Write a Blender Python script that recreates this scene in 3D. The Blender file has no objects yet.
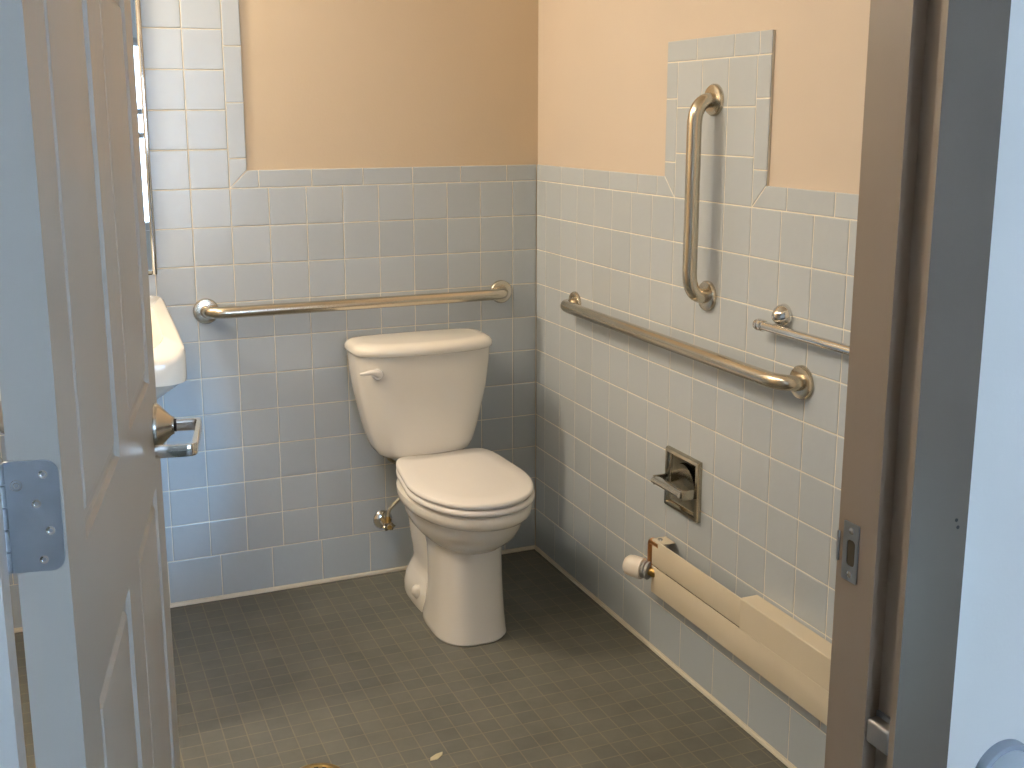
import bpy, bmesh, math, random
from mathutils import Vector, Matrix
random.seed(7)
PI = math.pi
COL = bpy.context.scene.collection
sin, cos, rad = math.sin, math.cos, math.radians

# ------------------------------------------------------------------ materials
def new_mat(name):
    m = bpy.data.materials.new(name); m.use_nodes = True
    nt = m.node_tree
    return m, nt, nt.nodes['Principled BSDF']

def simple(name, col, rough=0.5, metal=0.0, var=0.06, scale=8.0, bump=0.0, bscale=300.0, coat=0.0):
    m, nt, b = new_mat(name)
    tc = nt.nodes.new('ShaderNodeTexCoord')
    n = nt.nodes.new('ShaderNodeTexNoise'); n.inputs['Scale'].default_value = scale; n.inputs['Detail'].default_value = 4
    r = nt.nodes.new('ShaderNodeValToRGB')
    r.color_ramp.elements[0].position = 0.3; r.color_ramp.elements[1].position = 0.7
    r.color_ramp.elements[0].color = [c*(1-var) for c in col]+[1]
    r.color_ramp.elements[1].color = [min(1, c*(1+var)) for c in col]+[1]
    nt.links.new(tc.outputs['Object'], n.inputs['Vector'])
    nt.links.new(n.outputs['Fac'], r.inputs['Fac'])
    nt.links.new(r.outputs['Color'], b.inputs['Base Color'])
    b.inputs['Roughness'].default_value = rough; b.inputs['Metallic'].default_value = metal
    b.inputs['Coat Weight'].default_value = coat
    if bump:
        n2 = nt.nodes.new('ShaderNodeTexNoise'); n2.inputs['Scale'].default_value = bscale; n2.inputs['Detail'].default_value = 3
        nt.links.new(tc.outputs['Object'], n2.inputs['Vector'])
        bp = nt.nodes.new('ShaderNodeBump'); bp.inputs['Strength'].default_value = bump; bp.inputs['Distance'].default_value = 0.002
        nt.links.new(n2.outputs['Fac'], bp.inputs['Height']); nt.links.new(bp.outputs['Normal'], b.inputs['Normal'])
    return m

def brushed(name, col, rough, axis):
    """satin metal, faint tonal streaks along one axis"""
    m, nt, b = new_mat(name)
    tc = nt.nodes.new('ShaderNodeTexCoord'); mp = nt.nodes.new('ShaderNodeMapping')
    s = [60, 60, 60]; s[axis] = 3
    mp.inputs['Scale'].default_value = s
    n = nt.nodes.new('ShaderNodeTexNoise'); n.inputs['Scale'].default_value = 1; n.inputs['Detail'].default_value = 2
    r = nt.nodes.new('ShaderNodeMapRange'); r.inputs[3].default_value = rough-0.015; r.inputs[4].default_value = rough+0.015
    nt.links.new(tc.outputs['Object'], mp.inputs['Vector']); nt.links.new(mp.outputs['Vector'], n.inputs['Vector'])
    nt.links.new(n.outputs['Fac'], r.inputs[0]); nt.links.new(r.outputs[0], b.inputs['Roughness'])
    b.inputs['Base Color'].default_value = (*col, 1); b.inputs['Metallic'].default_value = 1
    return m

def tile_mat(name, col, rough=0.22):
    m, nt, b = new_mat(name)
    at = nt.nodes.new('ShaderNodeAttribute'); at.attribute_name = 'tone'
    tc = nt.nodes.new('ShaderNodeTexCoord')
    n = nt.nodes.new('ShaderNodeTexNoise'); n.inputs['Scale'].default_value = 60; n.inputs['Detail'].default_value = 5
    nt.links.new(tc.outputs['Object'], n.inputs['Vector'])
    ad = nt.nodes.new('ShaderNodeMath'); ad.operation = 'MULTIPLY_ADD'; ad.inputs[1].default_value = 0.5
    nt.links.new(n.outputs['Fac'], ad.inputs[0]); nt.links.new(at.outputs['Fac'], ad.inputs[2])
    r = nt.nodes.new('ShaderNodeValToRGB')
    r.color_ramp.elements[0].color = [c*0.965 for c in col]+[1]; r.color_ramp.elements[1].color = [c*1.03 for c in col]+[1]
    r.color_ramp.elements[0].position = 0.1; r.color_ramp.elements[1].position = 1.1
    nt.links.new(ad.outputs[0], r.inputs['Fac']); nt.links.new(r.outputs['Color'], b.inputs['Base Color'])
    b.inputs['Roughness'].default_value = rough
    n2 = nt.nodes.new('ShaderNodeTexNoise'); n2.inputs['Scale'].default_value = 25
    nt.links.new(tc.outputs['Object'], n2.inputs['Vector'])
    bp = nt.nodes.new('ShaderNodeBump'); bp.inputs['Strength'].default_value = 0.06; bp.inputs['Distance'].default_value = 0.01
    nt.links.new(n2.outputs['Fac'], bp.inputs['Height']); nt.links.new(bp.outputs['Normal'], b.inputs['Normal'])
    return m

def floor_mat():
    m, nt, b = new_mat('mosaic_floor')
    tc = nt.nodes.new('ShaderNodeTexCoord')
    mp = nt.nodes.new('ShaderNodeMapping'); mp.inputs['Location'].default_value = (FLOOR_OX, FLOOR_OY, 0)
    nt.links.new(tc.outputs['Object'], mp.inputs['Vector'])
    br = nt.nodes.new('ShaderNodeTexBrick'); br.offset = 0.0; br.squash = 1.0
    br.inputs['Scale'].default_value = 1.0
    br.inputs['Brick Width'].default_value = 0.0525; br.inputs['Row Height'].default_value = 0.0525
    br.inputs['Mortar Size'].default_value = 0.0016; br.inputs['Mortar Smooth'].default_value = 0.3
    br.inputs['Color1'].default_value = (*FLOOR_A, 1); br.inputs['Color2'].default_value = (*FLOOR_B, 1)
    br.inputs['Mortar'].default_value = (*FLOOR_G, 1); br.inputs['Bias'].default_value = 0.0
    nt.links.new(mp.outputs['Vector'], br.inputs['Vector'])
    n = nt.nodes.new('ShaderNodeTexNoise'); n.inputs['Scale'].default_value = 6; n.inputs['Detail'].default_value = 8; n.inputs['Roughness'].default_value = .7
    nt.links.new(tc.outputs['Object'], n.inputs['Vector'])
    mr = nt.nodes.new('ShaderNodeMapRange'); mr.inputs[1].default_value = .3; mr.inputs[2].default_value = .7; mr.inputs[3].default_value = .8; mr.inputs[4].default_value = 1.2
    nt.links.new(n.outputs['Fac'], mr.inputs[0])
    mx = nt.nodes.new('ShaderNodeMix'); mx.data_type = 'RGBA'; mx.blend_type = 'MULTIPLY'; mx.inputs[0].default_value = 1
    nt.links.new(br.outputs['Color'], mx.inputs[6]); nt.links.new(mr.outputs[0], mx.inputs[7])
    nt.links.new(mx.outputs[2], b.inputs['Base Color'])
    b.inputs['Roughness'].default_value = 0.5
    bp = nt.nodes.new('ShaderNodeBump'); bp.inputs['Strength'].default_value = 0.35; bp.inputs['Distance'].default_value = 0.001; bp.invert = True
    nt.links.new(br.outputs['Fac'], bp.inputs['Height']); nt.links.new(bp.outputs['Normal'], b.inputs['Normal'])
    return m

FLOOR_OX, FLOOR_OY = 0.0175, 0.02
FLOOR_A, FLOOR_B, FLOOR_G = (.105, .108, .094), (.128, .130, .110), (.185, .168, .118)
TILE = tile_mat('glazed_blue_grey_tile', (.440, .488, .535))
TILE_B = tile_mat('glazed_base_tile', (.430, .488, .540), 0.25)
GROUT = simple('cream_grout', (.74, .70, .60), .9, bump=.3)
PAINT = simple('peach_wall_paint', (.565, .465, .340), .75, var=.02, scale=3, bump=.12, bscale=180)
PAINT_LIT_R = simple('peach_wall_paint_right_lit', (.56, .485, .405), .75, var=.02, scale=3, bump=.12, bscale=180)  # same wall paint, the right wall's cooler light mixed into its colour
HALLPAINT = simple('pale_hall_paint', (.78, .755, .715), .7, var=.015, scale=3, bump=.1, bscale=200)
CEIL = simple('ceiling_paint', (.78, .75, .70), .9, var=.02)
DOORP = simple('door_paint', (.43, .40, .355), .33, var=.015, scale=5, bump=.05, bscale=90)
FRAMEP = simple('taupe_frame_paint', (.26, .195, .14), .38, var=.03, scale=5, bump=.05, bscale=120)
FRAMEP_DIM = simple('taupe_frame_paint_hall_dimmed', (.100, .074, .053), .45, var=.03)  # same taupe paint, dimmer hall-side light put into the colour
FRAME_LIGHT = simple('pale_frame_paint', (.58, .56, .53), .45, var=.03)
PORC = simple('warm_white_porcelain', (.76, .73, .665), .11, var=.01, coat=.3)
SEATP = simple('warm_white_seat_plastic', (.77, .748, .725), .17, var=.01)
STEEL = {a: brushed('satin_stainless_%s' % 'xyz'[a], (.62, .56, .46), .23, a) for a in range(3)}
CHROME = simple('polished_chrome', (.74, .73, .70), .09, 1.0, var=.03)
CHROME_D = simple('aged_chrome', (.46, .42, .34), .16, 1.0, var=.15, scale=30)
HINGE = simple('dull_nickel', (.40, .43, .47), .38, 1.0, var=.06, scale=30)
BLACK = simple('dark_gap', (.02, .018, .015), .8)
COPPER = simple('copper_pipe', (.60, .30, .13), .35, 1.0, var=.1, scale=30)
BRASS = simple('tarnished_brass', (.42, .29, .11), .38, 1.0, var=.25, scale=60)
HEATP = simple('cream_enamel', (.66, .59, .46), .4, var=.02, bump=.04)
WHITEP = simple('white_plastic', (.80, .75, .68), .35, var=.02)
GREYP = simple('grey_plastic', (.30, .31, .32), .4, var=.05)
HOSE = simple('braided_hose', (.40, .37, .28), .4, .7, var=.2, scale=200)
BLUEGREY = simple('pale_plastic', (.66, .72, .78), .4, var=.02)
BLUEGREY_D = simple('grey_metal_rim', (.34, .37, .42), .4, .2, var=.02)
m, nt, b = new_mat('mirror_glass'); MIRROR = m
b.inputs['Metallic'].default_value = 1; b.inputs['Roughness'].default_value = .01; b.inputs['Base Color'].default_value = (.9, .92, .92, 1)
m, nt, b = new_mat('window_glass'); GLASS = m
b.inputs['Transmission Weight'].default_value = 1; b.inputs['Roughness'].default_value = 0; b.inputs['IOR'].default_value = 1.0

# ------------------------------------------------------------------ helpers
def link(name, bm, mats, parent=None, smooth=40):
    bmesh.ops.recalc_face_normals(bm, faces=bm.faces)
    me = bpy.data.meshes.new(name); bm.to_mesh(me); bm.free()
    for mt in (mats if isinstance(mats, (list, tuple)) else [mats]): me.materials.append(mt)
    if smooth:
        me.polygons.foreach_set('use_smooth', [True]*len(me.polygons))
        me.set_sharp_from_angle(angle=rad(smooth))
    o = bpy.data.objects.new(name, me); COL.objects.link(o)
    if parent: o.parent = parent
    return o

def tag(o, label=None, cat=None, group=None, kind=None):
    if label: o['label'] = label
    if cat: o['category'] = cat
    if group: o['group'] = group
    if kind: o['kind'] = kind
    return o

def thing(name, label, cat, loc=(0, 0, 0), rz=0, group=None, kind=None):
    o = bpy.data.objects.new(name, None); COL.objects.link(o)
    o.location = loc; o.rotation_euler = (0, 0, rz); o.empty_display_size = .05
    return tag(o, label, cat, group, kind)

def box(bm, x0, x1, y0, y1, z0, z1, bev=0, seg=2):
    t = bmesh.new()
    bmesh.ops.create_cube(t, size=1)
    for v in t.verts:
        v.co = Vector(((x0+x1)/2+v.co.x*(x1-x0), (y0+y1)/2+v.co.y*(y1-y0), (z0+z1)/2+v.co.z*(z1-z0)))
    if bev: bmesh.ops.bevel(t, geom=list(t.edges), offset=bev, segments=seg, profile=.5, affect='EDGES')
    merge(bm, t); return bm

def merge(bm, t, mat=0):
    mp = {}
    for v in t.verts: mp[v] = bm.verts.new(v.co)
    for f in t.faces:
        try:
            nf = bm.faces.new([mp[v] for v in f.verts]); nf.material_index = mat or f.material_index
        except ValueError: pass
    t.free()

def loft(bm, rings, cap0=True, cap1=True):
    R = [[bm.verts.new(p) for p in r] for r in rings]
    n = len(R[0])
    for a, c in zip(R, R[1:]):
        for i in range(n):
            bm.faces.new((a[i], a[(i+1) % n], c[(i+1) % n], c[i]))
    if cap0: bm.faces.new(R[0][::-1])
    if cap1: bm.faces.new(R[-1])
    return R

def frame_of(d):
    d = d.normalized()
    a = Vector((0, 0, 1)) if abs(d.z) < .9 else Vector((1, 0, 0))
    u = d.cross(a).normalized(); w = d.cross(u).normalized()
    return u, w

def tube(bm, pts, r, n=16, caps=True, ry=None):
    """sweep a circle along pts, r may be list"""
    pts = [Vector(p) for p in pts]
    rs = r if isinstance(r, (list, tuple)) else [r]*len(pts)
    tang = []
    for i in range(len(pts)):
        a = pts[max(0, i-1)]; c = pts[min(len(pts)-1, i+1)]
        tang.append((c-a).normalized())
    u, w = frame_of(tang[0])
    rings = []
    for i, p in enumerate(pts):
        t = tang[i]
        u = (u-t*u.dot(t)).normalized(); w = t.cross(u)
        rings.append([p+u*cos(2*PI*k/n)*rs[i]+w*sin(2*PI*k/n)*rs[i] for k in range(n)])
    loft(bm, rings, caps, caps); return bm

def fillet(pts, r, seg=8):
    pts = [Vector(p) for p in pts]; out = [pts[0]]
    for a, p, c in zip(pts, pts[1:], pts[2:]):
        d1 = (a-p); d2 = (c-p); rr = min(r, d1.length*.49, d2.length*.49)
        s = p+d1.normalized()*rr; e = p+d2.normalized()*rr
        for i in range(seg+1):
            t = i/seg
            out.append((1-t)**2*s+2*t*(1-t)*p+t*t*e)
    out.append(pts[-1]); return out

def lathe(bm, o, d, prof, n=28):
    """prof: list of (radius, distance along d)"""
    o = Vector(o); d = Vector(d).normalized(); u, w = frame_of(d)
    rings = [[o+d*h+(u*cos(2*PI*k/n)+w*sin(2*PI*k/n))*max(r, 1e-4) for k in range(n)] for r, h in prof]
    loft(bm, rings); return bm

def quad(bm, pts, mi=0):
    f = bm.faces.new([bm.verts.new(p) for p in pts]); f.material_index = mi; return f

def prism(bm, poly, z0, z1):
    loft(bm, [[(x, y, z0) for x, y in poly], [(x, y, z1) for x, y in poly]]); return bm

# ------------------------------------------------------------------ camera (principal point is off centre: the photo is a crop)
F, YAW, PITCH, ROLL = 1113.5074, .3899, -.1982, -.0028
CP = Vector((-1.4809, -3.2966, 1.4580))
fw = Vector((sin(YAW)*cos(PITCH), cos(YAW)*cos(PITCH), sin(PITCH)))
rt = fw.cross(Vector((0, 0, 1))).normalized(); up = rt.cross(fw)
r2 = rt*cos(ROLL)+up*sin(ROLL); u2 = up*cos(ROLL)-rt*sin(ROLL)
cd = bpy.data.cameras.new('camera'); cam = bpy.data.objects.new('camera', cd); COL.objects.link(cam)
M = Matrix.Identity(4)
for i in range(3):
    M[i][0], M[i][1], M[i][2], M[i][3] = r2[i], u2[i], -fw[i], CP[i]
cam.matrix_world = M
cd.sensor_width = 36; cd.lens = F/1024*36; cd.shift_x = 11.31/1024; cd.shift_y = -44.135/1024; cd.clip_start = .05
bpy.context.scene.camera = cam

# ------------------------------------------------------------------ room dimensions
P = .111; ZB = .1452; D0 = .7496; D1 = .6441
ZC = ZB+10*P; CAP = .052
YD = -2.262          # bathroom side of the door wall
YH = -2.366          # hall side of the door wall
XJR, XJL = -.61, -1.533
XL = -2.35; ZT = 2.50; HDR = 2.06
TH = .008            # tile thickness, tile faces lie in x=0 and y=0
HX0, HX1, HY = -2.9, 1.0, -5.5

def S(name, bm, mats, smooth=0, label=None, cat=None):
    o = link(name, bm, mats, None, smooth); o['kind'] = 'structure'
    if label: tag(o, label, cat)
    return o

S('floor', box(bmesh.new(), HX0-.1, HX1+.1, HY-.1, .15, -.08, 0), floor_mat())
S('ceiling', box(bmesh.new(), HX0-.1, HX1+.1, HY-.1, .15, ZT, ZT+.08), CEIL)
S('wall_back', box(bmesh.new(), XL-.1, .1, TH, .12, 0, ZT), PAINT)
S('wall_right', box(bmesh.new(), TH, .12, YH, .12, 0, ZT), PAINT_LIT_R)
S('wall_left', box(bmesh.new(), XL-.1, XL, YH, .12, 0, ZT), PAINT)
bm = bmesh.new()
XWR = XJR+.05; XWL = XJL-.05
box(bm, XWR, HX1, YH, YD, 0, ZT); box(bm, HX0, XWL, YH, YD, 0, ZT); box(bm, XWL, XWR, YH, YD, HDR+.06, ZT)
S('wall_front', bm, HALLPAINT)
# hall behind the camera
WX0, WX1, WZ0, WZ1 = -1.45, .25, .62, 2.03
bm = bmesh.new()
box(bm, HX0, WX0, HY-.12, HY, 0, ZT); box(bm, WX1, HX1, HY-.12, HY, 0, ZT)
box(bm, WX0, WX1, HY-.12, HY, 0, WZ0); box(bm, WX0, WX1, HY-.12, HY, WZ1, ZT)
S('wall_hall_far', bm, HALLPAINT)
S('wall_hall_left', box(bmesh.new(), HX0-.1, HX0, HY, YH, 0, ZT), HALLPAINT)
S('wall_hall_right', box(bmesh.new(), HX1, HX1+.1, HY, YH, 0, ZT), HALLPAINT)
bm = bmesh.new()
fy0, fy1 = HY-.08, HY-.03
for a, c, d, e in ((WX0, WX0+.06, WZ0, WZ1), (WX1-.06, WX1, WZ0, WZ1), (WX0+.06, WX1-.06, WZ0, WZ0+.06), (WX0+.06, WX1-.06, WZ1-.06, WZ1)):
    box(bm, a, c, fy0, fy1, d, e, .004)
for z in (1.50, 1.325): box(bm, WX0+.06, WX1-.06, fy0+.01, fy1-.01, z-.02, z+.02, .003)
for x in (-.98,): box(bm, x-.015, x+.015, fy0+.01, fy1-.01, WZ0+.06, WZ1-.06, .003)
w = S('window_1', bm, FRAME_LIGHT)
link('window_glass', box(bmesh.new(), WX0+.06, WX1-.06, HY-.057, HY-.053, WZ0+.06, WZ1-.06), GLASS, w, 0)

# ------------------------------------------------------------------ tile (each tile is modelled, grout bed behind)
class Tiler:
    """maps (u, v) on a wall to 3D; u runs away from the room corner"""
    def __init__(s, P3): s.P3 = P3; s.bm = bmesh.new(); s.tone = s.bm.faces.layers.float.new('tone_f')
    def tile(s, poly, mi=0, g=.0013, h=.0022, r=.0022):
        # shrink polygon by grout gap, raised chamfered slab
        cx = sum(p[0] for p in poly)/len(poly); cy = sum(p[1] for p in poly)/len(poly)
        def inset(pl, d):
            n = len(pl); out = []
            A = sum(pl[i][0]*pl[(i+1) % n][1]-pl[(i+1) % n][0]*pl[i][1] for i in range(n))
            sg = 1 if A > 0 else -1
            for i in range(n):
                p0, p1, p2 = Vector(pl[i-1]), Vector(pl[i]), Vector(pl[(i+1) % n])
                e1 = (p1-p0).normalized(); e2 = (p2-p1).normalized()
                n1 = Vector((-e1.y, e1.x))*sg; n2 = Vector((-e2.y, e2.x))*sg
                bis = n1+n2; k = d*2/bis.length_squared if bis.length > 1e-6 else 0
                out.append(tuple(p1+bis*k))
            return out
        a = inset(poly, g); b_ = inset(poly, g+r*.35); c = inset(poly, g+r)
        rings = []
        for pl, d in ((a, -.003), (a, h*.35-.0022), (b_, h*.8-.0022), (c, h-.0022)):
            rings.append([s.bm.verts.new(s.P3(u, v, d)) for u, v in pl])
        n = len(poly); t = random.random(); fs = []
        for q, w_ in zip(rings, rings[1:]):
            for i in range(n): fs.append(s.bm.faces.new((q[i], q[(i+1) % n], w_[(i+1) % n], w_[i])))
        fs.append(s.bm.faces.new(rings[-1]))
        for f in fs: f.material_index = mi; f[s.tone] = t
    def rect(s, u0, u1, v0, v1, mi=0): s.tile([(u0, v0), (u1, v0), (u1, v1), (u0, v1)], mi)
    def row(s, edges, v0, v1, mi=0):
        for a, c in zip(edges, edges[1:]): s.rect(a, c, v0, v1, mi)
    def bed(s, u0, u1, v0, v1, mi=2):
        q = [(u0, v0), (u1, v0), (u1, v1), (u0, v1)]
        d0, d1 = -.0014, -TH
        V = [[s.bm.verts.new(s.P3(u, v, d)) for u, v in q] for d in (d0, d1)]
        fs = [s.bm.faces.new(V[0])]
        for i in range(4): fs.append(s.bm.faces.new((V[0][i], V[0][(i+1) % 4], V[1][(i+1) % 4], V[1][i])))
        for f in fs: f.material_index = mi
    def done(s, name, label):
        bmesh.ops.recalc_face_normals(s.bm, faces=s.bm.faces)
        tones = [f[s.tone] for f in s.bm.faces]
        me = bpy.data.meshes.new(name); s.bm.to_mesh(me); s.bm.free()
        for mt in (TILE, TILE_B, GROUT): me.materials.append(mt)
        at = me.attributes.new('tone', 'FLOAT', 'FACE'); at.data.foreach_set('value', tones)
        o = bpy.data.objects.new(name, me); COL.objects.link(o); o['kind'] = 'structure'; o['label'] = label
        return o

def seq(first, step, end, start=None):
    out = [start] if start is not None else []
    u = first
    while u < end-.012: out.append(u); u += step
    out.append(end); return out

BASEP = .157
# back wall: u = -x
T = Tiler(lambda u, v, d: (-u, -d, v))
UL = -XL
cols = seq(D0*P, P, UL, 0.0)
u8 = (D0+8)*P                                   # right edge of the tall tiled panel
for j in range(10): T.row(cols, ZB+j*P, ZB+(j+1)*P)
T.row(seq(.583-3*BASEP, BASEP, UL, 0.0), .012, ZB, 1)
T.row(seq(.103, BASEP, .887+.001, 0.0)[:-1]+[.887], ZC, ZC+CAP)
T.tile([(.887, ZC), (u8, ZC), (u8-CAP, ZC+CAP), (.887, ZC+CAP)])
T.tile([(u8, ZC), (u8, ZC+.085), (u8-CAP, ZC+.085), (u8-CAP, ZC+CAP)])
ztop = 2.28; zz = ZC+.085
while zz < ztop-.02:
    z2 = min(zz+.1575, ztop); T.rect(u8-CAP, u8, zz, z2); zz = z2
cl = [c for c in cols if c > u8-.001]
z = ZC
while z < ztop-.03:
    z2 = min(z+P, ztop); T.row(cl, z, z2); z = z2
T.bed(0, UL, 0.0, ZC+CAP-.002); T.bed(u8-CAP+.002, UL, ZC+CAP-.002, ztop)
T.done('trim_1', 'pale blue-grey tile wainscot on the back wall, with a tall tiled panel at left')
# right wall: u = -y
T = Tiler(lambda u, v, d: (-d, -u, v))
UR = -YD
cols = seq(D1*P, P, UR, 0.0)
k7, k10 = (D1+7)*P, (D1+10)*P
for j in range(10): T.row(cols, ZB+j*P, ZB+(j+1)*P)
T.row(seq(1.096-6*BASEP, BASEP, UR, 0.0), .012, ZB, 1)
ej = [0.0, .024, .182, .335, .4955, .6587, .760]
T.row(ej, ZC, ZC+CAP)
T.tile([(.760, ZC), (k7, ZC), (k7-CAP, ZC+CAP), (.760, ZC+CAP)])
T.tile([(k7, ZC), (k7, ZC+.088), (k7-CAP, ZC+.088), (k7-CAP, ZC+CAP)])
T.tile([(k10, ZC), (k10+CAP, ZC+CAP), (k10+CAP, ZC+.084), (k10, ZC+.084)])
T.tile([(k10, ZC), (1.309, ZC), (1.309, ZC+CAP), (k10+CAP, ZC+CAP)])
T.row(seq(1.309, .158, UR), ZC, ZC+CAP)
zt = ZC+3*P
for a, c, z0 in ((k7-CAP, k7, ZC+.088), (k10, k10+CAP, ZC+.084)):
    T.rect(a, c, z0, z0+.156); T.rect(a, c, z0+.156, zt)
for j in range(3): T.row([k7, k7+P, k7+2*P, k10], ZC+j*P, ZC+(j+1)*P)
T.row([k7-CAP, k7+.085, k7+.242, k10+.006, k10+CAP], zt, zt+CAP)
T.bed(0, UR, 0.0, ZC+CAP-.002); T.bed(k7-CAP+.002, k10+CAP-.002, ZC+CAP-.002, zt+CAP-.002)
T.done('trim_2', 'pale blue-grey tile wainscot on the right wall, with a raised patch behind the vertical bar')
# caulk fillet along the floor
bm = bmesh.new(); box(bm, XL, 0, -.006, 0, 0, .013, .003); S('baseboard_back', bm, GROUT)
bm = bmesh.new(); box(bm, -.006, 0, YD, -.006, 0, .013, .003); S('baseboard_right', bm, GROUT)

# ------------------------------------------------------------------ door frame
fr = [(XJR, YD), (XJR, -2.329), (XJR+.020, -2.329), (XJR+.020, -2.369), (XJR+.002, -2.369), (XJR, -2.371), (XJR, -2.380), (XJR+.084, -2.380), (XJR+.084, YH+.001), (XJR+.055, YH+.001), (XJR+.055, YD)]
bm = prism(bmesh.new(), fr, 0, HDR)
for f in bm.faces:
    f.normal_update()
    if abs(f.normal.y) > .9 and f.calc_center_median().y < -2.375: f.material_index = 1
jr = S('trim_3', bm, [FRAMEP, FRAMEP_DIM], 30, 'taupe painted right door jamb with strike plate and hall-side face darkened for its light', 'door frame')
# strike plate on the jamb
bm = bmesh.new()
sx = XJR-.0012
def ringplate(bm, outer, inner, x0, x1):
    n = len(outer)
    V = [[bm.verts.new((x, *p)) for p in pl] for pl, x in ((outer, x1), (outer, x0), (inner, x0), (inner, x1))]
    for a, c in zip(V, V[1:]+V[:1]):
        for i in range(n): bm.faces.new((a[i], a[(i+1) % n], c[(i+1) % n], c[i]))
def rrect(cy, cz, hw, hh, r, n=5):
    out = []
    for qx, qz, a0 in ((1, 1, 0), (-1, 1, 90), (-1, -1, 180), (1, -1, 270)):
        for i in range(n):
            a = rad(a0+90*i/(n-1)); out.append((cy+qx*(hw-r)+r*cos(a), cz+qz*(hh-r)+r*sin(a)))
    return out
SC = (-2.286, .9415)
ringplate(bm, rrect(*SC, .0135, .037, .002), rrect(SC[0]-.001, SC[1]-.001, .0072, .0165, .005), sx, XJR+.001)
sp = link('strike_plate', bm, HINGE, jr); sp['label'] = 'dull metal strike plate with dark latch hole'
link('strike_lip', box(bmesh.new(), XJR-.0016, XJR+.0006, YD-.0035, YD+.0012, SC[1]-.018, SC[1]+.020, .0006), HINGE, sp)
link('latch_hole', box(bmesh.new(), XJR-.0004, XJR+.0004, SC[0]-.0085, SC[0]+.0065, SC[1]-.018, SC[1]+.016), simple('latch_hole_dark', (.05, .035, .015), .6), sp, 0)
for dz in (.027, -.028): link('screw', lathe(bmesh.new(), (sx, SC[0]-.001, SC[1]+dz), (-1, 0, 0), [(.0042, -.0005), (.0042, .0006), (.0025, .0011)], 14), CHROME, sp)
# small screw holes in the hall face
for zz_, xx in ((.996, .070), (1.005, .067)):
    link('screw_hole', lathe(bmesh.new(), (XJR+xx, -2.3797, zz_), (0, -1, 0), [(.0022, 0), (.0022, .0008)], 10), BLACK, jr)
# low metal bar spanning the jamb groove
b0 = thing('latch_bar', 'brushed metal bar set low in the groove of the right door jamb', 'metal bar', (XJR+.02, -2.349, .735))
bm = bmesh.new(); box(bm, -.019, .001, -.0205, .0195, -.020, .012, .005, 3)
link('bar', bm, simple('dull_steel', (.33, .32, .31), .42, .6), b0)
bm = bmesh.new(); box(bm, -.004, .0005, -.0195, .0195, -.026, .018, .001); link('mounting_plate', bm, HINGE, b0)
# left jamb and head
bm = prism(bmesh.new(), [(XJL, YD), (XJL, -2.380), (XJL-.084, -2.380), (XJL-.084, YH+.001), (XJL-.055, YH+.001), (XJL-.055, YD)], 0, HDR)
S('trim_4', bm, FRAME_LIGHT, 30, 'pale painted left door jamb beside the open door', 'door frame')
bm = bmesh.new(); box(bm, XJL-.055, XJR+.055, YH+.001, YD, HDR, HDR+.06); box(bm, XJL-.084, XJR+.084, -2.380, YH+.001, HDR, HDR+.084)
S('trim_5', bm, FRAMEP, 0)

# ------------------------------------------------------------------ open door
PHI = rad(10.2); AX, AY = CP.x+1.03*sin(rad(-.07)), CP.y+1.03*cos(rad(-.07))
DW, DT, DZ0, DZ1 = .880, .0445, .008, 2.035
bm = bmesh.new()
px = [(.100, .384), (.497, .781)]
pz = [(.215, .872), (1.044, 1.640), (1.735, 1.920)]
def leafface(bm, yf, s):
    """six-panel skin; s=-1 outward normal -y"""
    xs = [0, px[0][0], px[0][1], px[1][0], px[1][1], DW]
    zs = [DZ0, pz[0][0], pz[0][1], pz[1][0], pz[1][1], pz[2][0], pz[2][1], DZ1]
    for i in range(5):
        for j in range(7):
            x0, x1, z0, z1 = xs[i], xs[i+1], zs[j], zs[j+1]
            if i in (1, 3) and j in (1, 3, 5):
                steps = [(0, 0), (.0035, .0055), (.008, .0072), (.0205, .0075), (.0265, .002), (.031, .0012)]
                prev = None
                for ins, dep in steps:
                    y = yf-s*dep
                    ring = [bm.verts.new((x0+ins, y, z0+ins)), bm.verts.new((x1-ins, y, z0+ins)), bm.verts.new((x1-ins, y, z1-ins)), bm.verts.new((x0+ins, y, z1-ins))]
                    if prev:
                        for k in range(4): bm.faces.new((prev[k], prev[(k+1) % 4], ring[(k+1) % 4], ring[k]))
                    prev = ring
                bm.faces.new(prev)
            else:
                quad(bm, [(x0, yf, z0), (x1, yf, z0), (x1, yf, z1), (x0, yf, z1)])
leafface(bm, 0, -1); leafface(bm, DT, 1)
for pts in ([(0, 0, DZ0), (0, DT, DZ0), (0, DT, DZ1), (0, 0, DZ1)], [(DW, 0, DZ0), (DW, DT, DZ0), (DW, DT, DZ1), (DW, 0, DZ1)],
            [(0, 0, DZ1), (DW, 0, DZ1), (DW, DT, DZ1), (0, DT, DZ1)], [(0, 0, DZ0), (DW, 0, DZ0), (DW, DT, DZ0), (0, DT, DZ0)]):
    quad(bm, pts)
bmesh.ops.remove_doubles(bm, verts=bm.verts, dist=1e-5)
door = link('door_1', bm, DOORP, None, 12)
tag(door, 'open six-panel door with satin lever, hinged on the left jamb', 'door', kind='structure')
door.location = (AX, AY, 0); door.rotation_euler = (0, 0, PI/2-PHI)
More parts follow.
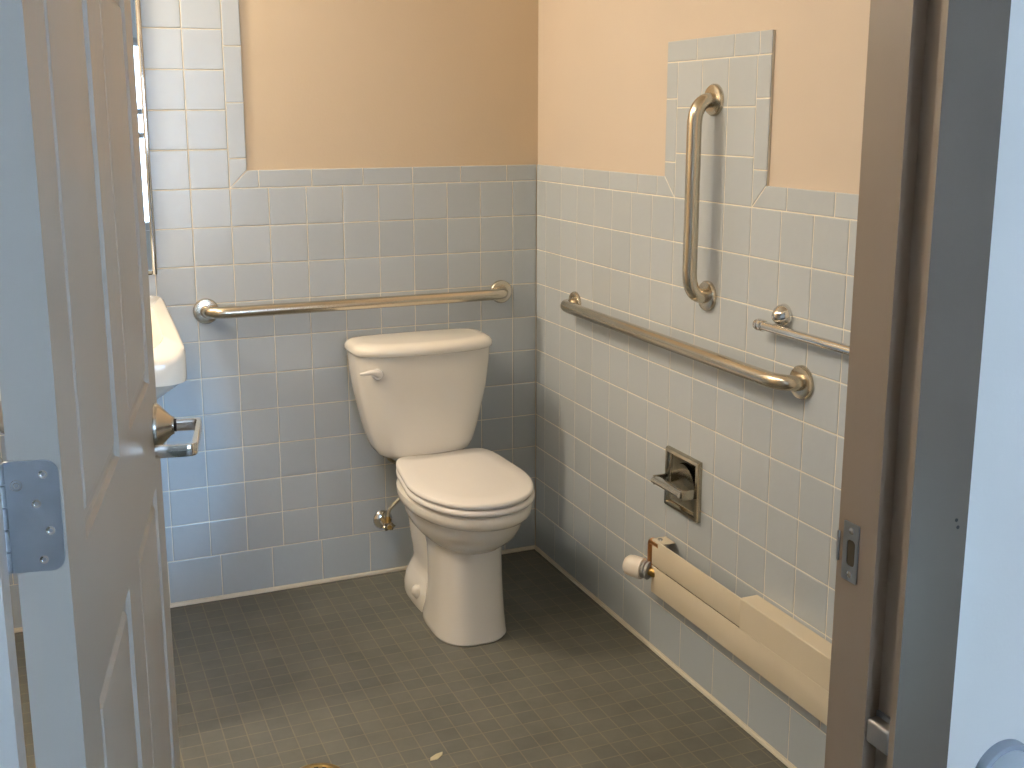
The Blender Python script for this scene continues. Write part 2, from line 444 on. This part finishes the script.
def hinge(z0, h=.104):
    bm = bmesh.new()
    y0, y1 = .0025, .0500
    r = .012; poly = []
    for cy, cz, a0 in ((y0+r, z0+h-r, 90), (y0+r, z0+r, 180)):
        for i in range(7):
            a = rad(a0+90*i/6); poly.append((cy+r*cos(a), cz+r*sin(a)))
    poly += [(y1, z0), (y1, z0+h)]
    loft(bm, [[(-.0016, y, z) for y, z in poly], [(.0006, y, z) for y, z in poly]])
    hg = link('hinge', bm, HINGE, door)
    for i, (fy, fz) in enumerate(((.0155, .091), (.0230, .064), (.0130, .038), (.0205, .011))):
        s_ = link('screw', lathe(bmesh.new(), (-.0016, fy, z0+fz), (-1, 0, 0), [(.0040, -.0005), (.0040, .0003), (.0022, .0002), (.0016, -.0002)], 16), CHROME, hg)
    kn = bmesh.new()
    ky = .0530
    nk = 5
    for k in range(nk):
        a, c = z0+h*k/nk+.0004, z0+h*(k+1)/nk-.0004
        lathe(kn, (.0015, ky, a), (0, 0, 1), [(.0055, 0), (.0065, .0006), (.0065, c-a-.0006), (.0055, c-a)], 18)
    lathe(kn, (.0015, ky, z0+h), (0, 0, 1), [(.005, 0), (.005, .002), (.003, .0045)], 16)
    link('knuckle', kn, HINGE, hg)
    bm = bmesh.new()
    tt = bmesh.new(); o_ = Vector((-.0016, .0385, z0+.082))
    for k in range(24):
        a, c = 2*PI*k/24, 2*PI*(k+1)/24
        for ra, rb in ((.0046, .0052), (.002, .0028)):
            quad(bm, [o_+Vector((-.0003, ra*cos(a), ra*sin(a))), o_+Vector((-.0003, rb*cos(a), rb*sin(a))), o_+Vector((-.0003, rb*cos(c), rb*sin(c))), o_+Vector((-.0003, ra*cos(c), ra*sin(c)))])
    tt.free(); link('stamped_ring', bm, CHROME, hg)
hinge(1.056); hinge(.19); hinge(1.80)
# lever set
LS, LZ = .815, .965
bm = bmesh.new()
lathe(bm, (LS, -.0005, LZ), (0, -1, 0), [(.0375, 0), (.0375, .004), (.035, .008), (.0165, .026), (.0145, .029), (.0145, .031), (.010, .0315)], 36)
rose = link('door_handle', bm, brushed('satin_nickel', (.60, .57, .52), .26, 1), door); rose['label'] = 'satin metal lever set with conical rose'
bm = bmesh.new()
pth = fillet([(LS, -.031, LZ), (LS, -.071, LZ), (LS-.148, -.071, LZ), (LS-.148, -.014, LZ)], .012, 6)
rings = []
for i, p in enumerate(pth):
    a = pth[max(0, i-1)]; c = pth[min(len(pth)-1, i+1)]; t = (c-a).normalized()
    n_ = Vector((0, 0, 1)).cross(t); hw, hh = .0045, .0095
    prof = [(1, .7), (.7, 1), (-.7, 1), (-1, .7), (-1, -.7), (-.7, -1), (.7, -1), (1, -.7)]
    rings.append([p+n_*hw*q0+Vector((0, 0, 1))*hh*q1 for q0, q1 in prof])
loft(bm, rings); link('lever', bm, CHROME, rose)
bm = bmesh.new(); lathe(bm, (LS, -.029, LZ), (0, -1, 0), [(.0105, 0), (.0105, .006)], 24); link('lever_collar', bm, BLACK, rose)
bm = bmesh.new(); box(bm, DW-.0008, DW+.0008, .010, .035, LZ-.028, LZ+.028, .0006); link('latch_plate', bm, HINGE, door)

# ------------------------------------------------------------------ toilet
TX = -.440
toi = thing('toilet', 'warm white two-piece toilet with closed lid in the tiled corner', 'toilet', (TX, 0, 0))
def egg(yb, yf, hw, n=44, wide=.45, pb=3.0, pf=2.1, x0=0):
    """closed plan outline: squarer at the back yb, rounded at the front yf; widest at fraction from back"""
    ym = yb+(yf-yb)*wide; out = []
    for k in range(n):
        a = 2*PI*k/n; c, s_ = cos(a), sin(a)
        if s_ >= 0: L, p = ym-yf, pf
        else: L, p = yb-ym, pb
        L = abs(L)
        x = hw*math.copysign(abs(c)**(2/p), c); y = ym-math.copysign(L*abs(s_)**(2/p), s_)
        out.append((x0+x, y))
    return out
def eggring(z, *a, **k): return [Vector((x, y, z)) for x, y in egg(*a, **k)]
# bowl and pedestal
bm = bmesh.new()
prof = [  # z, yb, yf, hw, wide, pb, pf, x offset
 (0.000, -0.300, -0.590, 0.104, 0.550, 3.400, 2.600, 0.012), (0.006, -0.298, -0.594, 0.107, 0.550, 3.400, 2.600, 0.012), (0.020, -0.300, -0.592, 0.105, 0.550, 3.400, 2.600, 0.012),
 (0.060, -0.315, -0.587, 0.101, 0.550, 3.200, 2.600, 0.012), (0.120, -0.325, -0.583, 0.097, 0.550, 3.000, 2.600, 0.012), (0.180, -0.325, -0.581, 0.095, 0.550, 3.000, 2.600, 0.012),
 (0.240, -0.310, -0.580, 0.095, 0.550, 2.800, 2.600, 0.012), (0.268, -0.290, -0.582, 0.098, 0.550, 2.800, 2.500, 0.012), (0.278, -0.270, -0.594, 0.106, 0.520, 2.600, 2.300, 0.017),
 (0.290, -0.230, -0.616, 0.124, 0.500, 2.500, 2.200, 0.019), (0.312, -0.200, -0.643, 0.142, 0.480, 2.400, 2.150, 0.020), (0.338, -0.185, -0.662, 0.154, 0.470, 2.300, 2.100, 0.021),
 (0.362, -0.175, -0.670, 0.159, 0.470, 2.300, 2.100, 0.021), (0.367, -0.175, -0.672, 0.160, 0.470, 2.300, 2.100, 0.021), (0.371, -0.170, -0.685, 0.171, 0.470, 2.300, 2.100, 0.023),
 (0.380, -0.168, -0.693, 0.177, 0.470, 2.300, 2.100, 0.023), (0.394, -0.168, -0.695, 0.179, 0.470, 2.300, 2.100, 0.023), (0.405, -0.168, -0.692, 0.178, 0.470, 2.300, 2.100, 0.023),
 (0.410, -0.172, -0.686, 0.172, 0.470, 2.300, 2.100, 0.023)]
rings = [eggring(z, yb, yf, hw, wide=w_, pb=a, pf=c, x0=xo) for z, yb, yf, hw, w_, a, c, xo in prof]
inner = [(.410, -.30, -.655, .130), (.38, -.31, -.64, .120), (.31, -.34, -.58, .09), (.285, -.38, -.53, .05)]
rings += [eggring(z, yb, yf, hw, wide=.5, x0=.022) for z, yb, yf, hw in inner]
loft(bm, rings)
bowl = link('bowl', bm, PORC, toi, 35)
# rear trapway body behind the pedestal column and tank deck
bm = bmesh.new()
tw = [(.000, -.085, -.440, .086), (.008, -.082, -.442, .088), (.035, -.085, -.435, .087), (.065, -.095, -.42, .080), (.090, -.105, -.40, .066), (.108, -.112, -.385, .058), (.125, -.116, -.375, .056), (.150, -.118, -.365, .060), (.190, -.116, -.355, .066), (.250, -.105, -.345, .070), (.310, -.095, -.345, .074), (.360, -.085, -.34, .080), (.392, -.078, -.33, .084), (.404, -.076, -.325, .084), (.410, -.080, -.32, .080)]
loft(bm, [eggring(z, yb, yf, hw, wide=.45, pb=3.0, pf=2.6, x0=.004) for z, yb, yf, hw in tw])
link('trapway', bm, PORC, toi, 50)
for s in (-1, 1):
    bm = bmesh.new(); lathe(bm, (.004+s*.080, -.285, .050), (s*.6, 0, .8), [(.019, -.014), (.019, .006), (.016, .015), (.009, .021), (.002, .023)], 20)
    link('bolt_cap', bm, PORC, toi)
# seat ring, lid
def slab(z0, z1, yb, yf, hw, r, hole=None, dome=0.0, xo=.020):
    bm = bmesh.new(); kw = dict(wide=.50, pb=11.0, pf=2.15, x0=0, n=88)
    rr = []
    def at(z, i):
        out = eggring(z, yb-i*.6, yf+i, hw-i, **kw); ym = yb+(yf-yb)*.5
        for p in out:
            t = max(0, (p.y-ym)/(yb-ym)); p.x *= 1-.17*t**1.7; p.x += xo+.010*t
        return out
    rr += [at(z0, r), at(z0+.3*r, .3*r), at(z0+r, 0), at(z1-r, 0), at(z1-.35*r, .28*r), at(z1, r)]
    if hole:
        rr += [eggring(z1, *hole, wide=.5, x0=.022, n=88), eggring(z0, *hole, wide=.5, x0=.022, n=88)]
        R = loft(bm, rr, False, False)
        n = len(R[0])
        for i in range(n): bm.faces.new((R[-1][i], R[-1][(i+1) % n], R[0][(i+1) % n], R[0][i]))
    else:
        for f in (.75, .5, .25): rr.append([Vector((xo+(p.x-xo)*f, -.45+(p.y+.45)*f, z1+dome*(1-f*f))) for p in at(z1, r)])
        loft(bm, rr)
    return bm
link('seat', slab(.4135, .431, -.196, -.697, .178, .007, (-.28, -.645, .110), 0, .023), SEATP, toi, 50)
link('seat_lid', slab(.434, .451, -.194, -.694, .176, .007, None, .002, .022), SEATP, toi, 50)
for s in (-1, 1):
    bm = bmesh.new(); box(bm, .02+s*.07-.02, .02+s*.07+.02, -.222, -.210, .409, .436, .005, 3); link('seat_hinge', bm, SEATP, toi)
# tank
def sq(z, hw, yb, yf, pw=6.0, bow=.012, n=56):
    out = []; ym = (yb+yf)/2; hd = abs(yb-yf)/2
    for k in range(n):
        a = 2*PI*k/n; c, s_ = cos(a), sin(a)
        x = hw*math.copysign(abs(c)**(2/pw), c); y = ym-hd*math.copysign(abs(s_)**(2/pw), s_)
        if s_ > 0: y -= bow*(1-(x/hw)**2)
        out.append(Vector((x, y, z)))
    return out
bm = bmesh.new()
tk = [(.437, .108, -.050, -.165), (.443, .134, -.036, -.180), (.454, .148, -.031, -.187), (.474, .158, -.030, -.190), (.520, .173, -.029, -.193), (.580, .188, -.028, -.196), (.650, .203, -.027, -.198), (.720, .212, -.026, -.200), (.764, .215, -.025, -.201)]
loft(bm, [[p+Vector((-.003, 0, 0)) for p in sq(z, hw, yb, yf, 5.0, .020)] for z, hw, yb, yf in tk])
link('tank', bm, PORC, toi, 50)
bm = bmesh.new()
ld = [(.767, .206, -.022, -.197), (.765, .216, -.016, -.207), (.768, .221, -.012, -.211), (.776, .223, -.010, -.213), (.786, .221, -.012, -.211), (.794, .214, -.017, -.204), (.799, .202, -.026, -.192), (.801, .18, -.045, -.175)]
loft(bm, [[p+Vector((-.003, 0, 0)) for p in sq(z, hw, yb, yf, 4.6, .030)] for z, hw, yb, yf in ld])
link('tank_lid', bm, PORC, toi, 50)
# tank lever
bm = bmesh.new()
lathe(bm, (-.163, -.203, .714), (0, -1, 0), [(.017, -.006), (.017, .008), (.014, .014), (.006, .016)], 20)
pts = fillet([(-.163, -.223, .717), (-.180, -.228, .727), (-.219, -.218, .722)], .012, 5)
tube(bm, pts, [.0105-.003*i/(len(pts)-1) if i < len(pts)-1 else .004 for i in range(len(pts))], 12)
link('flush_lever', bm, SEATP, toi)

# ------------------------------------------------------------------ supply valve
sv = thing('shutoff_valve', 'small chrome water shutoff valve with hose, on back wall left of the toilet', 'water valve', (-.540, 0, .185))
bm = bmesh.new(); lathe(bm, (0, .0, 0), (0, -1, 0), [(.032, 0), (.032, .003), (.028, .008), (.016, .013), (.010, .014)], 28); link('escutcheon', bm, CHROME, sv)
bm = bmesh.new(); lathe(bm, (0, -.012, 0), (0, -1, 0), [(.0085, 0), (.0085, .030), (.012, .031), (.012, .055), (.008, .056), (.008, .066)], 18); link('valve_body', bm, BRASS, sv)
bm = bmesh.new()
rings = []
for d, r0 in ((.064, .012), (.067, .016), (.073, .016), (.076, .012)):
    rings.append([Vector((cos(2*PI*k/24)*(r0+.0025*cos(6*2*PI*k/24))*1.2, -d, sin(2*PI*k/24)*(r0+.0025*cos(6*2*PI*k/24))*.8)) for k in range(24)])
loft(bm, rings); link('valve_handle', bm, CHROME_D, sv)
bm = bmesh.new(); lathe(bm, (.002, -.052, .008), (.1, 0, 1), [(.0085, 0), (.0085, .014), (.0065, .018)], 6); link('hose_nut', bm, BRASS, sv)
bm = bmesh.new()
hp = [(.003, -.050, .022), (.010, -.050, .048), (.030, -.050, .068), (.056, -.050, .092), (.068, -.050, .130), (.060, -.050, .165), (.036, -.054, .198), (.010, -.066, .218), (-.003, -.068, .236)]
def smooth_path(p, k=6):
    p = [Vector(q) for q in p]; out = []
    for i in range(len(p)-1):
        a, b_, c, d = p[max(0, i-1)], p[i], p[i+1], p[min(len(p)-1, i+2)]
        for j in range(k):
            t = j/k
            out.append(.5*((2*b_)+(c-a)*t+(2*a-5*b_+4*c-d)*t*t+(3*b_-a-3*c+d)*t**3))
    out.append(p[-1]); return out
tube(bm, smooth_path(hp), .0055, 10); link('supply_hose', bm, HOSE, sv)
bm = bmesh.new(); lathe(bm, (-.004, -.068, .2305), (0, 0, 1), [(.009, 0), (.0105, .004), (.0105, .010), (.013, .012), (.013, .0205)], 8); link('coupling_nut', bm, BRASS, sv)

# ------------------------------------------------------------------ grab bars
def grab(name, label, a, c, nrm, off=.054, r=.0175, mat=None, fr_=.0375, bend=.062):
    """bar from wall point a to wall point c, standing off along nrm"""
    a, c, nrm = Vector(a), Vector(c), Vector(nrm)
    t = thing(name, label, 'grab bar', tuple(a), 0, 'stainless grab bars on the tiled walls')
    ax_ = (c-a).normalized(); pts = [Vector((0, 0, 0))]
    for corner, d in ((nrm*off, ax_), ((c-a)+nrm*off, -ax_)):
        arc = []
        for i in range(13):
            q = i/12; s_, e_ = corner-nrm*off*.80, corner+d*bend
            arc.append((1-q)**2*s_+2*q*(1-q)*corner+q*q*e_)
        pts += arc if d == ax_ else arc[::-1]
    pts.append(c-a)
    link('bar', tube(bmesh.new(), pts, r, 24), mat, t)
    for p in (Vector((0, 0, 0)), c-a):
        link('flange', lathe(bmesh.new(), p-nrm*.0005, nrm, [(fr_, 0), (fr_, .006), (fr_-.003, .010), (fr_-.010, .0115), (r+.002, .012)], 36), mat, t)
    return t
grab('grab_bar', 'long horizontal stainless grab bar on the back wall above the toilet tank', (-1.058, 0, .902), (-.126, 0, .902), (0, -1, 0), mat=STEEL[0])
grab('grab_bar', 'long horizontal stainless grab bar on the right wall', (0, -.295, .899), (0, -1.395, .897), (-1, 0, 0), .050, mat=STEEL[1])
grab('grab_bar', 'short vertical stainless grab bar on the raised tile patch', (0, -1.019, 1.494), (0, -1.018, 1.029), (-1, 0, 0), mat=STEEL[2])

# ------------------------------------------------------------------ towel bar
tb = thing('towel_bar', 'slim chrome towel bar on the right wall, cut off by the door jamb', 'towel bar', (0, -1.322, 1.030))
TBX, TBY, TBZ = -.030, .044, -.026
bm = bmesh.new(); tube(bm, [(TBX, TBY, TBZ), (TBX, -.72, TBZ)], .0105, 20); link('rail', bm, CHROME, tb)
for y in (0, -.665):
    link('post', lathe(bmesh.new(), (.0005, y, 0), (-1, 0, 0), [(.027, 0), (.027, .004), (.0255, .010), (.021, .018), (.014, .024), (.010, .028), (.004, .030)], 28), CHROME, tb)
for y, d in ((TBY, 1), (-.72, -1)):
    link('end_cap', lathe(bmesh.new(), (TBX, y-d*.012, TBZ), (0, d, 0), [(.0115, 0), (.0135, .002), (.0135, .008), (.0115, .010), (.0115, .014), (.0135, .016), (.0135, .022), (.012, .026), (.005, .028)], 24), CHROME, tb)

# ------------------------------------------------------------------ paper holder
ph = thing('toilet_paper_holder', 'square recessed chrome toilet paper holder, empty, on the right wall', 'paper holder', (0, -.938, .5275))
bm = bmesh.new(); HW = .081; FB = .014; DP = .012
yz = lambda h: [(-h, -h*.985), (h, -h*.985), (h, h*.985), (-h, h*.985)]
steps = [(HW, .001), (HW, -.005), (HW-.003, -DP), (HW-.011, -DP-.001), (HW-.014, -DP+.002), (HW-.017, -.003), (HW-.020, -.0015)]
prev = None
for h, d in steps:
    ring = [bm.verts.new((d, y, z_)) for y, z_ in yz(h)]
    if prev:
        for k in range(4): bm.faces.new((prev[k], prev[(k+1) % 4], ring[(k+1) % 4], ring[k]))
    prev = ring
bm.faces.new(prev)
link('plate', bm, CHROME_D, ph, 30)
bm = bmesh.new()
n = 18                                        # concave scoop in the recess
for i in range(n):
    a0, a1 = PI*i/n, PI*(i+1)/n
    r_ = .056
    for q0, q1 in ((0, .5), (.5, 1)):
        quad(bm, [(-.002-.004*q0, r_*q0*cos(a0), r_*q0*sin(a0)-.004), (-.002-.004*q1, r_*q1*cos(a0), r_*q1*sin(a0)-.004), (-.002-.004*q1, r_*q1*cos(a1), r_*q1*sin(a1)-.004), (-.002-.004*q0, r_*q0*cos(a1), r_*q0*sin(a1)-.004)])
link('scoop', bm, CHROME_D, ph)
bm = bmesh.new()
for s in (-1, 1):
    bm = bmesh.new(); y0, y1 = sorted((s*.066, s*.0725)); box(bm, -.052, -.008, y0, y1, -.018, .008, .002)
    link('arm', bm, CHROME_D, ph)
bm = bmesh.new()
rings = []
for y in (-.0665, .0665):
    rings.append([Vector((-.046+.016*cos(2*PI*k/20), y, -.004+.010*sin(2*PI*k/20))) for k in range(20)])
loft(bm, rings)
link('roller', bm, simple('chrome_roller', (.62, .59, .54), .2, 1.0), ph)

# ------------------------------------------------------------------ baseboard heater
ht = thing('baseboard_heater', 'long low cream enamelled wall heater below the paper holder', 'heater', (0, -.864, .208))
HY1 = -1.25     # far end (local y)
bm = bmesh.new(); box(bm, -.006, -.001, HY1, -.012, .004, .105, .001); link('back_plate', bm, HEATP, ht)
bm = bmesh.new(); box(bm, -.048, -.0445, -.412, 0, .078, .150, .0012); link('upper_panel', bm, HEATP, ht)
bm = bmesh.new(); box(bm, -.048, -.0445, HY1, 0, .0, .0745, .0012); box(bm, -.0445, -.022, HY1, 0, .0, .003); link('lower_panel', bm, HEATP, ht)
# solid-topped far section
bm = bmesh.new()
sec = [(-.046, .0765), (-.0484, .0765), (-.0484, .1495), (-.0470, .1515), (-.002, .1515), (-.002, .1485), (-.046, .1485)]
loft(bm, [[Vector((x, y, z_)) for x, z_ in sec] for y in (-.408, HY1)])
link('cover', bm, HEATP, ht, 25)
bm = bmesh.new(); box(bm, -.0496, -.0475, HY1, -.412, .0738, .0772, .0008); link('cover_lip', bm, HEATP, ht)
bm = bmesh.new()                              # end bracket with a folded top tab
box(bm, -.0445, -.006, -.004, -.001, .003, .150); box(bm, -.0445, -.008, -.050, -.001, .147, .1505, .001)
eb = link('end_bracket', bm, HEATP, ht)
link('screw', lathe(bmesh.new(), (-.034, -.018, .1502), (0, 0, 1), [(.0075, 0), (.006, .003), (.002, .004)], 16), CHROME, eb)
bm = bmesh.new(); box(bm, -.040, -.010, HY1+.01, -.06, .050, .100)
link('fin_element', bm, simple('dark_fins', (.10, .095, .085), .5, .6), ht, 0)
bm = bmesh.new(); tube(bm, fillet([(-.040, .017, .060), (-.040, .017, .138), (-.040, -.03, .138)], .012, 6), .010, 16); link('supply_pipe', bm, COPPER, ht)
# thermostatic valve on the near end
ax = Vector((-.55, .83, .06)).normalized()
bs = Vector((-.050, .006, .056))
bm = bmesh.new(); lathe(bm, bs-ax*.022, ax, [(.010, 0), (.014, .002), (.014, .014), (.012, .015), (.012, .028)], 12); link('valve_body', bm, BRASS, ht)
bm = bmesh.new(); lathe(bm, bs, ax, [(.020, 0), (.0245, .001), (.0245, .007), (.020, .008), (.020, .011), (.0235, .012), (.0235, .019), (.020, .020)], 28); vh = link('valve_ring', bm, GREYP, ht)
bm = bmesh.new(); lathe(bm, bs+ax*.019, ax, [(.026, 0), (.029, .002), (.029, .034), (.027, .045), (.019, .053), (.004, .056)], 28); link('valve_head', bm, WHITEP, ht)

# ------------------------------------------------------------------ sink on the back wall
sk = thing('wall_sink', 'white wall-hung sink on the back wall, mostly hidden behind the open door', 'sink', (-1.46, 0, .88))
def rr3(x0, x1, y0, y1, r, z, n=8):
    out = []
    for cx, cy, a0 in ((x1-r, y1-r, 0), (x0+r, y1-r, 90), (x0+r, y0+r, 180), (x1-r, y0+r, 270)):
        for i in range(n):
            a = rad(a0+90*i/(n-1)); out.append(Vector((cx+r*cos(a), cy+r*sin(a), z)))
    return out
bm = bmesh.new()
X = .283
rg = [rr3(-.15, .15, -.40, -.01, .08, -.20), rr3(-.22, .22, -.49, -.004, .07, -.12), rr3(-X+.012, X-.012, -.548, -.002, .06, -.068), rr3(-X+.002, X-.002, -.558, -.001, .06, -.062),
      rr3(-X, X, -.56, -.001, .06, -.05), rr3(-X, X, -.56, -.001, .06, -.012), rr3(-X+.003, X-.003, -.557, -.002, .058, -.003), rr3(-X+.012, X-.012, -.548, -.006, .055, .0),
      rr3(-X+.045, X-.045, -.515, -.13, .07, -.003), rr3(-X+.055, X-.055, -.505, -.14, .07, -.015), rr3(-X+.09, X-.09, -.47, -.17, .07, -.10), rr3(-.12, .12, -.40, -.22, .06, -.14)]
for r_ in rg:                                   # rim sweeps up towards the wall
    for v in r_:
        if v.z > -.055:
            t = max(0, min(1, (v.y+.56)/.29)); t = 1-(1-t)**1.9
            k = (v.z+.055)/.055
            v.z += .080*t*min(1, k)
loft(bm, rg); link('basin', bm, PORC, sk, 45)
# mirror above
mr = thing('wall_mirror', 'steel-framed mirror above the sink, edge showing past the door', 'mirror', (-1.46, 0, 1.018))
MW = .272; MH = .98
bm = bmesh.new()
for a, c, d, e in ((-MW, -MW+.013, 0, MH), (MW-.013, MW, 0, MH), (-MW+.013, MW-.013, 0, .013), (-MW+.013, MW-.013, MH-.013, MH)):
    box(bm, a, c, -.016, .0, d, e, .003)
link('frame', bm, CHROME, mr)
link('glass', box(bmesh.new(), -MW+.010, MW-.010, -.010, -.002, .010, MH-.010), MIRROR, mr, 0)

# ------------------------------------------------------------------ floor drain
dr = thing('floor_drain', 'round tarnished brass floor drain in the dark mosaic floor', 'drain', (-1.008, -1.055, 0))
bm = bmesh.new()
R_ = .066
lathe_prof = [(R_, 0), (R_, .0015), (R_-.003, .003), (R_-.012, .003), (R_-.014, .0012), (R_-.014, .0004)]
rings = [[Vector((r*cos(2*PI*k/40), r*sin(2*PI*k/40), z_)) for k in range(40)] for r, z_ in lathe_prof]
loft(bm, rings, False, False); link('rim', bm, BRASS, dr)
link('sump', lathe(bmesh.new(), (0, 0, .0004), (0, 0, 1), [(R_-.013, 0), (R_-.013, .0006)], 32), BLACK, dr, 0)
bm = bmesh.new()
for k in range(16):
    a = 2*PI*k/16
    d_ = Vector((cos(a), sin(a), 0)); n_ = Vector((-sin(a), cos(a), 0))
    p0, p1 = d_*.018, d_*(R_-.013)
    V = [p0-n_*.0025, p1-n_*.0045, p1+n_*.0045, p0+n_*.0025]
    loft(bm, [[v+Vector((0, 0, .001)) for v in V], [v+Vector((0, 0, .0028)) for v in V]])
for r0, r1 in ((.012, .021), (.032, .036)):
    rings = [[Vector((r*cos(2*PI*k/32), r*sin(2*PI*k/32), z_)) for k in range(32)] for r, z_ in ((r0, .001), (r0, .0028), (r1, .0028), (r1, .001))]
    loft(bm, rings, False, False)
link('grate', bm, BRASS, dr)
# small pale fleck on the floor
bm = bmesh.new()
pl = [(-.021, -.006), (-.004, -.011), (.016, -.003), (.023, .006), (.006, .010), (-.013, .005)]
loft(bm, [[Vector((x, y, .0005)) for x, y in pl], [Vector((x*.92, y*.9, .0016+.0014*(x > .01))) for x, y in pl]])
o = link('pale_speck', bm, simple('pale_speck', (.50, .45, .30), .8), None, 0)
tag(o, 'small pale scrap lying on the floor right of the drain', 'speck'); o.location = (-.731, -1.071, .0003); o.rotation_euler = (0, 0, rad(15))

# ------------------------------------------------------------------ round fitting on the hall wall
rf = thing('wall_button', 'round pale blue fitting on the hall wall at the bottom right corner', 'wall fitting', (-.421, YH, .645))
link('rim', lathe(bmesh.new(), (0, .0005, 0), (0, -1, 0), [(.0485, 0), (.0485, .008), (.046, .012), (.040, .013)], 44), BLUEGREY_D, rf)
link('dome', lathe(bmesh.new(), (0, 0, 0), (0, -1, 0), [(.040, .012), (.041, .030), (.040, .040), (.035, .047), (.024, .052), (.010, .0545), (.002, .055)], 40), BLUEGREY, rf)

# ------------------------------------------------------------------ light
W = bpy.data.worlds.new('world'); bpy.context.scene.world = W; W.use_nodes = True
bg = W.node_tree.nodes['Background']; bg.inputs[0].default_value = (.55, .74, 1.0, 1); bg.inputs[1].default_value = 19
def area(name, loc, rot, sx_, sy_, e, col, spread=PI, portal=False):
    l = bpy.data.lights.new(name, 'AREA'); l.shape = 'RECTANGLE'; l.size = sx_; l.size_y = sy_; l.energy = e; l.color = col; l.spread = spread
    o = bpy.data.objects.new(name, l); COL.objects.link(o); o.location = loc; o.rotation_euler = rot
    if portal: l.cycles.is_portal = True
    return o
# sky portal in the hall window (faces +y)
area('window_portal', ((WX0+WX1)/2, HY-.10, (WZ0+WZ1)/2), (PI/2, 0, PI), WX1-WX0, WZ1-WZ0, 10, (1, 1, 1), portal=True)
# warm vanity tubes over the mirror
for i, x in enumerate((-2.06, -1.86, -1.66)):
    l = bpy.data.lights.new('vanity_lamp', 'POINT'); l.energy = 24; l.color = (1.0, .85, .655); l.shadow_soft_size = .05
    o = bpy.data.objects.new('vanity_lamp', l); COL.objects.link(o); o.location = (x, -.26, 2.33)
area('ceiling_fill', (-1.70, -1.45, 2.44), (0, 0, 0), .3, 1.0, 17, (1.0, .85, .655))  # added warm fill to even out the walls, no fixture there

# added cool fill spot, tints the back wall, cut by the right jamb
l = bpy.data.lights.new('hall_cool_fill', 'SPOT'); l.energy = 560; l.color = (.25, .60, .98); l.shadow_soft_size = .12; l.spot_size = rad(9); l.spot_blend = .85
o = bpy.data.objects.new('hall_cool_fill', l); COL.objects.link(o); o.location = (-.17, -5.35, 1.45)
o.rotation_euler = (Vector((-1.28, 0, .46))-o.location).to_track_quat('-Z', 'Y').to_euler()

sc = bpy.context.scene
sc.view_settings.view_transform = 'Standard'; sc.view_settings.look = 'None'; sc.view_settings.exposure = 0.0; sc.view_settings.gamma = 1
sc.cycles.use_denoising = True
sc.cycles.max_bounces = 8; sc.cycles.diffuse_bounces = 5; sc.cycles.sample_clamp_indirect = 6
